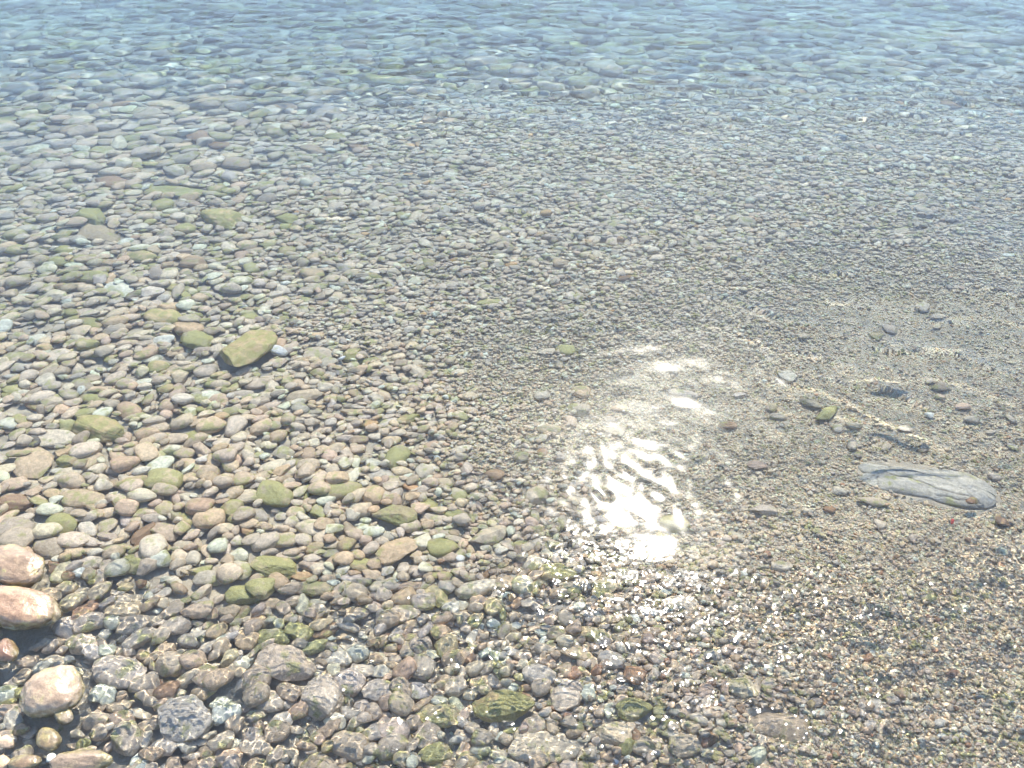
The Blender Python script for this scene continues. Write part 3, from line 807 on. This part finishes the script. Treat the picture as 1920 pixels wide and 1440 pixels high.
def lay(x, y, A, B, T, yaw, sink=0.5, tilt=0.7, cap=None, zc=None):
    p = patch(x, y, A, B, yaw)
    if p is None: return None
    js, is_, dx, dy, q = p
    m = q < 1
    n = int(m.sum())
    if n < 3:
        j, i = int((y - Y0) / CELL), int((x - X0) / CELL)
        z = float(HM[j, i]) + 0.25 * T
        return z, R.normal(0, .18), R.normal(0, .18)
    h = HM[js, is_][m]; qq = q[m]
    X = np.broadcast_to(dx, q.shape)[m]; Y = np.broadcast_to(dy, q.shape)[m]
    hm = h.mean(); Xc, Yc = X - X.mean(), Y - Y.mean()
    sxx, syy, sxy = (Xc * Xc).sum() + 1e-9, (Yc * Yc).sum() + 1e-9, (Xc * Yc).sum()
    sxh, syh = (Xc * h).sum(), (Yc * h).sum(); det = sxx * syy - sxy * sxy + 1e-12
    a = np.clip((sxh * syy - syh * sxy) / det, -.6, .6) * tilt + R.normal(0, .06)
    b = np.clip((syh * sxx - sxh * sxy) / det, -.6, .6) * tilt + R.normal(0, .06)
    low = T * np.sqrt(1 - qq)
    need = np.sort(h - a * X - b * Y + low)
    z = float(need[min(n - 1, int(n * (1 - sink)))])
    if zc is not None: z = zc
    j, i = int((y - Y0) / CELL), int((x - X0) / CELL)
    if cap is not None and z - 0.5 * T - BED[j, i] > cap: return None
    HM[js, is_][m] = np.maximum(h, z + a * X + b * Y + 0.92 * low)
    return z, a, b

for s in sorted(stones, key=lambda s: -s.A * s.B):
    r = lay(s.x, s.y, s.A, s.B, s.T, s.yaw, sink=0.45, tilt=0.25, zc=s.zc if s.dry else None)
    if r is None: r = (float(bed(s.x, s.y)) + 0.4 * s.T, 0, 0)
    s.z, s.gx, s.gy = r
    if s.nick == 'long log-shaped rock': s.z = float(bed(s.x, s.y)) - .25 * s.T
    if not s.dry: s.z = min(s.z, -.014 - .95 * s.T)
    p = patch(s.x, s.y, s.A * .93, s.B * .93, s.yaw)
    if p: OCC[p[0], p[1]] |= p[4] < 1

STEP = 20
cxs, cys = np.meshgrid(np.arange(-420, 2340, STEP), np.arange(-50, 1640, STEP))
cxs, cys = cxs.ravel() + STEP / 2, cys.ravel() + STEP / 2
size, cov, _ = zone(cxs, np.clip(cys, 20, 1440))
fs = np.sin(np.arctan2(720 - cys, F) * -1 + PITCH)                  # foreshortening of the ground there
foot = 0.785 * size ** 2 * 0.66 * np.clip(fs, .2, 1) * 1.25
N = R.poisson(cov * STEP * STEP / foot)
ppx = np.repeat(cxs, N) + R.uniform(-STEP / 2, STEP / 2, N.sum()); ppy = np.repeat(cys, N) + R.uniform(-STEP / 2, STEP / 2, N.sum())
psz, _, pmix = zone(ppx, np.clip(ppy, 20, 1440))
psz = psz * np.exp(np.clip(R.normal(0, .38, len(psz)), -.8, .75))
psz = np.minimum(psz, 62)
bx, by, bz = px_to_bed(ppx, ppy)
pd = cam_depth(bx, by, bz)
pA = psz / F * pd / 2
pB = pA * R.uniform(.44, .86, len(pA)); pT = pB * R.uniform(.40, .78, len(pA))
pT = np.minimum(pT, .05)
pyaw = np.where(R.random(len(pA)) < .75, R.normal(0.15, .4, len(pA)), R.uniform(0, math.pi, len(pA))) + np.where(R.random(len(pA)) < .5, math.pi, 0)
order = np.argsort(-pA * np.exp(R.normal(0, .25, len(pA))))
keep, pz, pgx, pgy = [], [], [], []
NX, NY = HM.shape[1], HM.shape[0]
for i in order:
    A, B, T, yaw = pA[i], pB[i], pT[i], pyaw[i]
    best = None
    for k in range(4 if A > .008 else 2):
        x = bx[i] + (R.normal(0, A * 1.3) if k else 0); y = by[i] + (R.normal(0, A * 1.3) if k else 0)
        ii, jj = int((x - X0) / CELL), int((y - Y0) / CELL)
        if not (0 <= ii < NX and 0 <= jj < NY) or OCC[jj, ii]: continue
        hgt = HM[jj, ii] - BED[jj, ii]
        if best is None or hgt < best[0]: best = (hgt, x, y)
    if best is None or best[0] > max(.9 * T, .012) + .006: continue
    _, x, y = best
    r = lay(x, y, A, B, T, yaw, sink=.34, cap=(.016 if y > 1.35 else .009) + 1.0 * T)
    if r is None or (r[0] + T > -.010 and not (ppx[i] < 300 and ppy[i] > 1310)): continue
    bx[i], by[i] = x, y
    keep.append(i); pz.append(r[0]); pgx.append(r[1]); pgy.append(r[2])
keep = np.array(keep); pz = np.array(pz); pgx = np.array(pgx); pgy = np.array(pgy)
px_, py_, psz_, pA, pB, pT, pyaw, pmix = bx[keep], by[keep], psz[keep], pA[keep], pB[keep], pT[keep], pyaw[keep], pmix[keep]
ptone = np.empty(len(keep), object); palg = np.zeros(len(keep))
for q in range(6):
    m = np.where(pmix == q)[0]
    names, sh = zip(*MIX[q]); ptone[m] = R.choice(np.array(names, object), len(m), p=np.array(sh) / sum(sh))
print('pebbles', len(keep), 'of', len(order))

def colour(tones, var=.13):
    base = np.array([TONES[t] for t in tones]); n = len(base)
    base = base * np.exp(R.normal(0, var, n))[:, None] * np.exp(R.normal(0, .012, (n, 3)) + R.normal(0, .03, n)[:, None] * np.array([1, .2, -1]))
    alg = np.array([ALGAE.get(t, .0) for t in tones]) + R.normal(0, .06, n)
    return np.concatenate([np.clip(base, .02, .75), np.clip(alg, 0, 1)[:, None]], 1)

# ------------------------------------------------------------------ choose the 300 that show largest as things of their own
class P: pass
cand = []
for s in stones:
    cand.append((s.w * s.h * (1.25 if not s.nick else 100), 'hand', s))
vx, vy = bed_to_px(px_, py_, pz)
inside = (vx > 0) & (vx < 1920) & (vy > 0) & (vy < 1440)
pfs = np.clip(np.sin(np.arctan2(720 - vy, F) * -1 + PITCH), .2, 1)
parea = psz_ * psz_ * (pB / pA) * (pfs * .8 + .2)
for i in np.argsort(-np.where(inside, parea, 0))[:400]:
    cand.append((parea[i], 'auto', i))
cand.sort(key=lambda c: -c[0])
chosen = cand[:300]
rest_hand = [c[2] for c in cand[300:] if c[1] == 'hand']
auto_thing = {c[2] for c in chosen if c[1] == 'auto'}
print('things: hand', sum(c[1] == 'hand' for c in chosen), 'auto', len(auto_thing))

WORD = {'white': 'whitish', 'grey': 'grey', 'pale': 'cream-grey', 'beige': 'beige', 'pink': 'pinkish', 'tan': 'tan', 'olive': 'olive',
        'yolive': 'yellow-olive', 'moss': 'mossy green', 'ggreen': 'grey-green', 'dark': 'blackish', 'brown': 'brown', 'rust': 'reddish-brown',
        'orange': 'orange', 'dgrey': 'dark grey', 'sand': 'sandy', 'red': 'red'}
def outline(A, B, kind):
    q = A / B
    if kind == 'f': return 'flat'
    if kind == 'a': return 'angular' if q < 1.9 else 'long angular'
    return 'roundish' if q < 1.3 else 'oval' if q < 1.9 else 'elongated'
things = []
for a, typ, s in chosen:
    t = P(); t.hand = typ == 'hand'
    if t.hand:
        t.__dict__.update(s.__dict__)
        t.vx, t.vy = s.px, s.py
    else:
        i = s
        t.x, t.y, t.z, t.A, t.B, t.T, t.yaw, t.gx, t.gy = px_[i], py_[i], pz[i], pA[i], pB[i], pT[i], pyaw[i], pgx[i], pgy[i]
        t.tone = ptone[i]; t.kind = 'r'; t.dry = False; t.label = None; t.nick = None; t.seed = 5000 + int(i); t.vx, t.vy = vx[i], vy[i]; t.w = psz_[i]; t.h = t.w * t.B / t.A * pfs[i]
    L = 2 * t.A
    t.name = 'boulder' if L > .19 else 'cobble' if L > .075 else 'pebble'
    if t.tone in ('red',) or (t.label and ('chip' in t.label or 'sliver' in t.label)): t.name = 'stone_chip'
    things.append(t)
marks = [t for t in things if t.nick]
def relation(t, m):
    dx, dy = t.vx - m.vx, t.vy - m.vy
    gap = math.hypot(dx, dy * 1.4) / max(10, (m.w + t.w) / 2)
    side = ('to the right of' if dx > 0 else 'to the left of') if abs(dx) > 1.3 * abs(dy) else ('nearer than' if dy > 0 else 'just beyond' if gap < 1.8 else 'farther out than')
    if gap < 1.15: side = {'to the right of': 'touching the right side of', 'to the left of': 'touching the left side of', 'nearer than': 'against the near side of', 'just beyond': 'against the far side of'}.get(side, side)
    elif gap > 2.6 and side.startswith('to the'): side = side.replace('to the', 'well to the')
    return gap, side
used = {t.label.lower() for t in things if t.label}
for t in sorted(things, key=lambda t: -t.w * t.h):
    if t.label: continue
    near = sorted(((relation(t, m), m) for m in marks if m is not t), key=lambda r: r[0][0])[:6]
    sz = {'boulder': 'large', 'cobble': 'medium', 'pebble': 'small'}[t.name] if t.name != 'stone_chip' else 'tiny'
    noun = {'boulder': 'boulder', 'cobble': 'stone', 'pebble': 'pebble', 'stone_chip': 'chip'}[t.name]
    opts = ['%s %s %s %s the %s' % (WORD[t.tone], outline(t.A, t.B, t.kind), noun, r[1], m.nick) for r, m in near[:2]]
    opts += ['%s %s %s %s %s the %s' % (sz, WORD[t.tone], outline(t.A, t.B, t.kind), noun, r[1], m.nick) for r, m in near[:2]]
    r1, m1 = near[0]
    opts += ['%s %s %s %s the %s, towards the %s' % (WORD[t.tone], outline(t.A, t.B, t.kind), noun, r1[1], m1.nick, m.nick) for r, m in near[1:]]
    opts = [o for o in opts if len(o.replace(',', ' ').split()) <= 16]
    for o in opts:
        if o.lower() not in used: break
    else:
        o = opts[-1]; print('dup', o)
    used.add(o.lower()); t.label = o

GROUP = {'boulder': 'boulders on the stony sea bed', 'cobble': 'cobbles on the stony sea bed', 'pebble': 'single pebbles on the sea bed', 'stone_chip': 'small coloured chips of stone'}
def stone_mesh(t):
    ang = {'r': .12, 'a': .75, 'f': .5}[t.kind]
    lod = 5 if t.w * t.h > 2600 else 4 if t.w * t.h > 500 else 3
    U, Fc = ICO[lod]
    V = shape(t.seed, ang, rough=.6 if t.kind == 'a' or t.dry else .22)(U)
    if t.nick == 'long log-shaped rock':
        U, Fc = ICO[6]; V, crack = log_rock(U)
    V = V * np.array([t.A, t.B, t.T])
    col = colour([t.tone])[0]
    if t.hand and t.vy > 1050: col[:3] *= 1.14  # near stones lightened in colour to offset the dim light under the ripples
    if t.nick == 'long log-shaped rock': col[:] = (.58, .54, .465, 0)
    if t.dry: col[:3] *= np.array([.50, .495, .49]); col[3] *= .5
    tone = np.tile(col, (len(V), 1))
    if t.nick == 'long log-shaped rock': tone[:, :3] *= (1 - .62 * crack)[:, None]
    return make_mesh(t.name, V, Fc, M_WET if t.dry else M_STONE, tone)

def log_rock(U):
    r = 1 / (np.abs(U) ** 2.6).sum(1) ** (1 / 2.6)
    V = U * r[:, None] * (1 + .25 * (shape(77, .2, rough=.6)(U) / np.maximum(np.abs(U), .3) * np.sign(U) - 1).mean(1))[:, None]
    V = V / np.abs(V).max(0)
    x = V[:, 0]
    V[:, 1] = V[:, 1] * (.86 + .14 * np.cos(x * 3 + 2)) + .14 * np.sin(x * 2.4)
    V[:, 2] = V[:, 2] * (1 + .12 * np.sin(x * 7)) - .05 * np.abs(np.sin(x * 4 + V[:, 1] * 3)) ** 6
    y = V[:, 1]; wob = .03 * np.sin(x * 9) + .02 * np.sin(x * 23 + 1)
    line = lambda d, w: np.exp(-(d / w) ** 2)
    crack = line(x - .62 - .16 * y - .04 * np.sin(y * 6), .012) + line(y - .22 + .34 * x + wob, .03) * (np.abs(x + .05) < .6) + line(y + .30 + .1 * x - wob, .025) * (np.abs(x - .1) < .35) + line(y - .5 + .2 * x + 1.4 * wob, .03) * (x < -.1) + line(x + .42 + .5 * y, .012) * (y > 0)
    crack = np.clip(crack, 0, 1) * (V[:, 2] > 0)
    V[:, 2] -= .10 * crack
    return V, crack

from mathutils import Matrix
for t in things:
    o = link(t.name, stone_mesh(t), t.label, {'boulder': 'rock', 'cobble': 'stone', 'pebble': 'pebble', 'stone_chip': 'stone chip'}[t.name], GROUP[t.name])
    Rm = rot_from(np.array(t.yaw), np.array(t.gx), np.array(t.gy))
    m = Matrix.Identity(4)
    for a_ in range(3):
        for b_ in range(3): m[a_][b_] = float(Rm[a_, b_])
    m.translation = (float(t.x), float(t.y), float(t.z))
    o.matrix_world = m

# ------------------------------------------------------------------ all the other pebbles: one object nobody could count
def field(name, x, y, z, A, B, T, yaw, gx_, gy_, col, sz, label):
    lods = np.where(sz < 9, 1, np.where(sz < 24, 2, np.where(sz < 52, 3, 4)))
    Vs, Fs, Cs, base = [], [], [], 0
    for lod in (1, 2, 3, 4):
        m = np.where(lods == lod)[0]
        if not len(m): continue
        v = R.integers(0, NVAR, len(m))
        V = VARV[lod][v] * np.stack([A[m], B[m], T[m]], -1)[:, None, :]
        Rm = rot_from(yaw[m], gx_[m], gy_[m])
        V = np.einsum('nij,nvj->nvi', Rm, V) + np.stack([x[m], y[m], z[m]], -1)[:, None, :]
        nv = V.shape[1]; f = ICO[lod][1]
        Fs.append((f[None] + (base + np.arange(len(m)) * nv)[:, None, None]).reshape(-1, 3)); base += len(m) * nv
        Vs.append(V.reshape(-1, 3)); Cs.append(np.repeat(col[m], nv, 0))
    me = make_mesh(name, np.concatenate(Vs), np.concatenate(Fs), M_STONE, np.concatenate(Cs))
    print(name, len(me.polygons), 'faces')
    return link(name, me, label, 'pebbles', None, 'stuff')
m = np.array([i for i in range(len(px_)) if i not in auto_thing])
hx = lambda k: np.array([getattr(s, k) for s in rest_hand])
cc = lambda a, k: np.concatenate([a[m], hx(k)]) if rest_hand else a[m]
col = np.concatenate([colour(ptone[m])] + ([colour([s.tone for s in rest_hand])] if rest_hand else []))
pebbles = field('pebbles', cc(px_, 'x'), cc(py_, 'y'), cc(pz, 'z'), cc(pA, 'A'), cc(pB, 'B'), cc(pT, 'T'), cc(pyaw, 'yaw'), cc(pgx, 'gx'), cc(pgy, 'gy'), col, cc(psz_, 'w'),
                'closely packed grey, white and tan pebbles covering the sea bed under clear water')

# fine gravel between the pebbles
gN = 250000
gpx = R.uniform(560, 2200, gN); gpy = R.uniform(480, 1560, gN)
gs, _, gm = zone(gpx, np.clip(gpy, 20, 1440))
k = R.random(gN) < np.clip((17 - gs) / 9, .10, 1) * 1.0; gpx, gpy, gm = gpx[k], gpy[k], gm[k]
x, y, z = px_to_bed(gpx, gpy)
jj, ii = ((y - Y0) / CELL).astype(int), ((x - X0) / CELL).astype(int)
ok = (ii >= 0) & (ii < NX) & (jj >= 0) & (jj < NY); x, y, gm, ii, jj = x[ok], y[ok], gm[ok], ii[ok], jj[ok]
ok = (HM[jj, ii] - BED[jj, ii] < .010) & ~OCC[jj, ii]; x, y, gm, ii, jj = x[ok], y[ok], gm[ok], ii[ok], jj[ok]
n = len(x); A = np.exp(R.normal(math.log(.0028), .36, n)); B = A * R.uniform(.6, .95, n); T = B * R.uniform(.4, .65, n)
tn = np.empty(n, object)
for q in range(6):
    w = np.where(gm == q)[0]; names, sh = zip(*MIX[max(q, 3) if q != 4 else 4]); tn[w] = R.choice(np.array(names, object), len(w), p=np.array(sh) / sum(sh))
gc = colour(tn, .08); gc[:, 3] = 0; gc[:, :3] = np.clip(gc[:, :3] * np.array([1.26, 1.22, 1.16]), 0, .78)
field('gravel', x, y, HM[jj, ii] - .003 - .25 * T, A, B, T, R.uniform(0, 6.28, n), R.normal(0, .2, n), R.normal(0, .2, n), gc, np.full(n, 5.0),
      'fine brown and grey gravel between the pebbles')

# ------------------------------------------------------------------ sea bed and water
def fan(ys, us, half):
    """rows at the distances ys, columns at us (-1..1) times half(y)"""
    Y = np.repeat(ys[:, None], len(us), 1); X = us[None, :] * half(ys)[:, None]
    r, c = len(ys), len(us)
    idx = np.arange(r * c).reshape(r, c)
    f = np.stack([idx[:-1, :-1], idx[:-1, 1:], idx[1:, 1:], idx[1:, :-1]], -1).reshape(-1, 4)
    return X, Y, f, idx

ys = np.concatenate([[-60, -20, -8, -4, -2, -1, -.4, 0], np.linspace(.2, 8.5, 420), [9.2, 10.5, 13, 18, 30, 60, 120, 260, 400]])
us = np.concatenate([[-40, -8, -2.6, -1.5], np.linspace(-1, 1, 420), [1.5, 2.6, 8, 40]])
X, Y, f, _ = fan(ys, us, lambda y: 1.6 + np.clip(y, 0, 10) * .72)
me = make_mesh('seabed', np.stack([X, Y, bed(X, Y) - .004], -1).reshape(-1, 3), f, bed_material())
seabed = link('seabed', me, 'stony sea bed of fine gravel sloping down from the shore', 'sea bed', None, 'structure')

def waves(X, Y):
    h = np.zeros_like(X)
    G = np.random.default_rng(11)
    def band(lo, hi, slope, n, heading, spread, mask, warp=0.0):
        acc = np.zeros_like(X)
        for _ in range(n):
            lam = math.exp(G.uniform(math.log(lo), math.log(hi))); kk = 2 * math.pi / lam
            th = heading + G.normal(0, spread)
            acc += (slope / kk) * math.sqrt(2.0 / n) * np.sin(kk * (X * math.cos(th) + Y * math.sin(th)) + warp * np.sin(2.1 * X + 3.3 * Y + G.uniform(0, 6)) + G.uniform(0, 6.28))
        return acc * mask
    S = lambda v, a, b: np.clip((v - a) / (b - a), 0, 1) ** 2 * (3 - 2 * np.clip((v - a) / (b - a), 0, 1))
    patchy = .5 + .5 * np.sin(3.1 * X + 1.7 * np.sin(2.3 * Y)) * np.sin(4.3 * Y + 1.1 * np.sin(2.9 * X + .5))
    edge = 1.20 + .05 * np.sin(5 * X + 1) + .04 * np.sin(11 * X) + .05 * np.clip(X, -1, 1)
    wash = 1 - S(Y, edge - .14, edge + .05 + .12 * np.clip(X - .5, 0, 1))                    # the thin wave running up the stones
    right = S(X, -.1, .9)
    far = S(Y, 3.4, 5.0)
    glint = np.exp(-((X - .30) / .42) ** 2 - ((Y - 1.42) / .20) ** 2)
    base = 1 - .85 * S(Y, 9, 14)
    h += band(.45, 1.1, .020, 14, rad(80), .5, base)
    h += band(.085, .21, 1.0, 26, rad(75), .55, (.008 + .012 * right * (1 - far) + .068 * far + .02 * wash) * (.5 + .8 * patchy) * base, 1.5)
    h += band(.04, .08, .032, 24, rad(5), .7, glint) + band(.04, .08, .015, 18, rad(85), .5, glint)
    h += band(.035, .09, 1.0, 30, rad(70), .8, (.003 + .016 * right * S(Y, 3.0, 1.6) * patchy + .056 * wash + .016 * far * patchy) * (Y < 12), 2.0)
    h += band(.011, .028, 1.0, 56, rad(60), 1.2, (.12 * wash * (.7 + .35 * patchy)) * (Y < 3), 2.5)
    spark = np.clip(np.sin(17 * X + 2.3 * np.sin(9 * Y)) * np.sin(21 * Y + 1.9 * np.sin(13 * X + 1)) + .15, 0, 1)
    h += band(.0075, .013, 1.0, 30, rad(60), 1.4, .09 * wash * spark * (Y < 3), 3.0)
    # little wave crests that stand alone on the calm water
    for px, py, wpx in ((950, 395, 120), (1130, 335, 60), (1130, 452, 130), (1400, 488, 120), (1030, 487, 50), (640, 360, 60), (1580, 515, 60), (1640, 660, 110), (1790, 605, 90), (1690, 830, 260), (1520, 300, 80), (1850, 185, 130), (1620, 172, 160), (1760, 250, 90), (1260, 165, 120), (1010, 205, 90), (910, 162, 60)):
        cy = (720 - py) / F; dz = FW[2] + cy * UP[2]; t = CAM_H / -dz
        x0, y0 = t * (px - 960) / F, t * (FW[1] + cy * UP[1])
        L = wpx / F * t * .5; Wd = .018 + .004 * y0
        u = X - x0; v = Y - y0 + .12 * u + .25 * u * u
        h += .0016 * (1 + .25 * y0) * np.exp(-(u / L) ** 2 - (v / Wd) ** 2)
    # long low crests that gather the sun into bright streaks on the gravel
    for px, py, wpx, slope, A, Wd in ((1550, 690, 140, .55, .0016, .030), (1700, 655, 150, .25, .0016, .034), (1840, 690, 120, .3, .0014, .034), (1800, 545, 160, .2, .0016, .04), (1650, 745, 100, .6, .0013, .028), (1420, 585, 90, .3, .0015, .03), (1330, 565, 80, .2, .0005, .03), (1250, 520, 60, .2, .0005, .03), (1490, 715, 60, .4, .0012, .028),
            (1560, 905, 130, .35, .0007, .011), (1710, 925, 110, -.05, .0007, .011), (1480, 885, 80, .2, .0006, .010), (1690, 985, 120, .1, .0006, .010), (1780, 1030, 120, .15, .0006, .010), (1860, 1050, 100, .2, .0007, .011), (1610, 1010, 90, -.2, .0005, .009), (1880, 1200, 110, -.35, .0008, .013), (1840, 1125, 90, -.2, .0006, .010), (1350, 930, 90, -.1, .0005, .009), (1520, 1010, 80, .3, .0005, .009)):
        cy = (720 - py) / F; dz = FW[2] + cy * UP[2]; t = CAM_H / -dz
        x0, y0 = t * (px - 960) / F, t * (FW[1] + cy * UP[1])
        L = wpx / F * t; u = X - x0; v = Y - y0 + slope * 1.3 * u + .03 * np.sin(u * 14 + px)
        k = 2.7 if A > .0012 else 1.2
        h += k * A * np.exp(-(u / L) ** 2 - (v / (Wd * (1.4 if A > .0012 else 1.0))) ** 2)
    return h

dy = []
y = .12
while y < 9:
    dy.append(y); y += .0028 * max(1, y / 1.15) ** 1.35
ys = np.concatenate([[-3, -1, -.2], dy, [9.5, 11, 14, 20, 40, 90, 200, 400]])
us = np.concatenate([[-40, -8, -2.5, -1.25], np.linspace(-1, 1, 1050), [1.25, 2.5, 8, 40]])
X, Y, f, idx = fan(ys, us, lambda y: .85 + np.clip(y, 0, 10) * .74)
Z = waves(X, Y)
Z[0, :] = Z[-1, :] = 0; Z[:, 0] = Z[:, -1] = 0
V = np.stack([X, Y, Z], -1).reshape(-1, 3)
ring = np.concatenate([idx[0, :], idx[1:, -1], idx[-1, ::-1][1:], idx[::-1, 0][1:-1]])
nb = len(V); low = V[ring].copy(); low[:, 2] = -12.0
V = np.concatenate([V, low, [[0, 100, -12.0]]])
n = len(ring); a = np.arange(n); b = (a + 1) % n
side = np.stack([ring[b], ring[a], nb + a, nb + b], -1)
cap = np.stack([nb + b, nb + a, np.full(n, nb + n), np.full(n, nb + n)], -1)
tri = np.stack([nb + b, nb + a, np.full(n, nb + n)], -1)
me = make_mesh('water', V, np.concatenate([f, side]), water_material())
bmx = bmesh.new(); bmx.from_mesh(me); bmx.verts.ensure_lookup_table()
bmx.faces.new([bmx.verts[nb + i] for i in range(n)][::-1]).smooth = True
bmx.normal_update()
for e in bmx.edges:
    if len(e.link_faces) == 2 and abs(e.link_faces[0].normal.z - e.link_faces[1].normal.z) > .6: e.smooth = False
bmx.to_mesh(me); bmx.free()
water = link('water', me, 'clear rippled sea water over stones, glittering where it mirrors the sun', 'water', None, 'structure')
print('water verts', len(V))
# the body of the water: what it swallows of the light, more with every metre
me = bpy.data.meshes.new('water_body')
bm_ = bmesh.new(); bmesh.ops.create_cube(bm_, size=1.0)
for v in bm_.verts: v.co = ((v.co.x * 240), (v.co.y + .5) * 300 - 2.4, (-11.5 if v.co.z < 0 else .03))
bm_.to_mesh(me); bm_.free()
mb, nt, N_, L_ = new_mat('sea_water_tint')
o_ = N_.new('ShaderNodeOutputMaterial'); va = N_.new('ShaderNodeVolumeAbsorption')
va.inputs['Color'].default_value = (.14, .55, .70, 1); va.inputs['Density'].default_value = 1.6
L_.new(va.outputs[0], o_.inputs['Volume']); me.materials.append(mb)
body = link('water_body', me, 'blue-green body of the clear sea water', 'water', None, 'structure')

# ------------------------------------------------------------------ thin haze added to lift the shadows, in place of lens flare
bm_ = bmesh.new(); bmesh.ops.create_cube(bm_, size=1.0)
for v in bm_.verts: v.co = (v.co.x * 900, v.co.y * 900 + 100, -14.0 if v.co.z < 0 else 2.6)
me = bpy.data.meshes.new('haze'); bm_.to_mesh(me); bm_.free()
mh, nt, N_, L_ = new_mat('added_haze'); o_ = N_.new('ShaderNodeOutputMaterial'); pv = N_.new('ShaderNodeVolumePrincipled')
pv.inputs['Color'].default_value = (.95, .965, 1.0, 1); pv.inputs['Density'].default_value = HAZE; pv.inputs['Anisotropy'].default_value = 0.2
L_.new(pv.outputs[0], o_.inputs['Volume']); me.materials.append(mh)
if HAZE > 0: link('haze', me, 'thin pale haze added to lift the shadows and soften contrast', 'haze', None, 'stuff')

# ------------------------------------------------------------------ light
SUN_EL, SUN_AZ = rad(47.4), rad(13.5)           # high, in front of the camera and a little to the right
w = bpy.data.worlds.new('World'); sc.world = w; w.use_nodes = True
nt = w.node_tree; nt.nodes.clear()
out = nt.nodes.new('ShaderNodeOutputWorld'); bg = nt.nodes.new('ShaderNodeBackground'); sky = nt.nodes.new('ShaderNodeTexSky')
sky.sky_type = 'NISHITA'; sky.sun_disc = False; sky.sun_elevation = SUN_EL; sky.sun_rotation = SUN_AZ
sky.air_density = 1.0; sky.dust_density = 0.35; sky.ozone_density = 2.0
bg.inputs[1].default_value = 0.115
w.cycles.sampling_method = 'NONE'
nt.links.new(sky.outputs[0], bg.inputs[0]); nt.links.new(bg.outputs[0], out.inputs[0])
sd = bpy.data.lights.new('sun', 'SUN'); so = bpy.data.objects.new('sun', sd); C.objects.link(so)
sd.energy = 4.4; sd.angle = rad(0.55); sd.color = (1.0, .895, .76)
from mathutils import Vector
dirv = Vector((math.sin(SUN_AZ) * math.cos(SUN_EL), math.cos(SUN_AZ) * math.cos(SUN_EL), math.sin(SUN_EL)))
so.rotation_euler = dirv.to_track_quat('Z', 'Y').to_euler(); so.location = dirv * 30
# light that the water bends on to the stones
sd.cycles.is_caustics_light = True
water.cycles.is_caustics_caster = True
for o in C.objects:
    if o.type == 'MESH' and o is not water: o.cycles.is_caustics_receiver = True

cy = sc.cycles
cy.use_denoising = True
cy.max_bounces = 8; cy.diffuse_bounces = 4; cy.glossy_bounces = 2; cy.transmission_bounces = 6
cy.use_adaptive_sampling = True; cy.adaptive_threshold = 0.06; cy.adaptive_min_samples = 24; cy.use_light_tree = False
cy.caustics_refractive = True; cy.caustics_reflective = False
cy.sample_clamp_indirect = 6.0; cy.sample_clamp_direct = 0
cy.blur_glossy = 0.0
sc.view_settings.view_transform = 'Standard'; sc.view_settings.look = 'None'
sc.view_settings.exposure = 1.38; sc.view_settings.gamma = 1.0
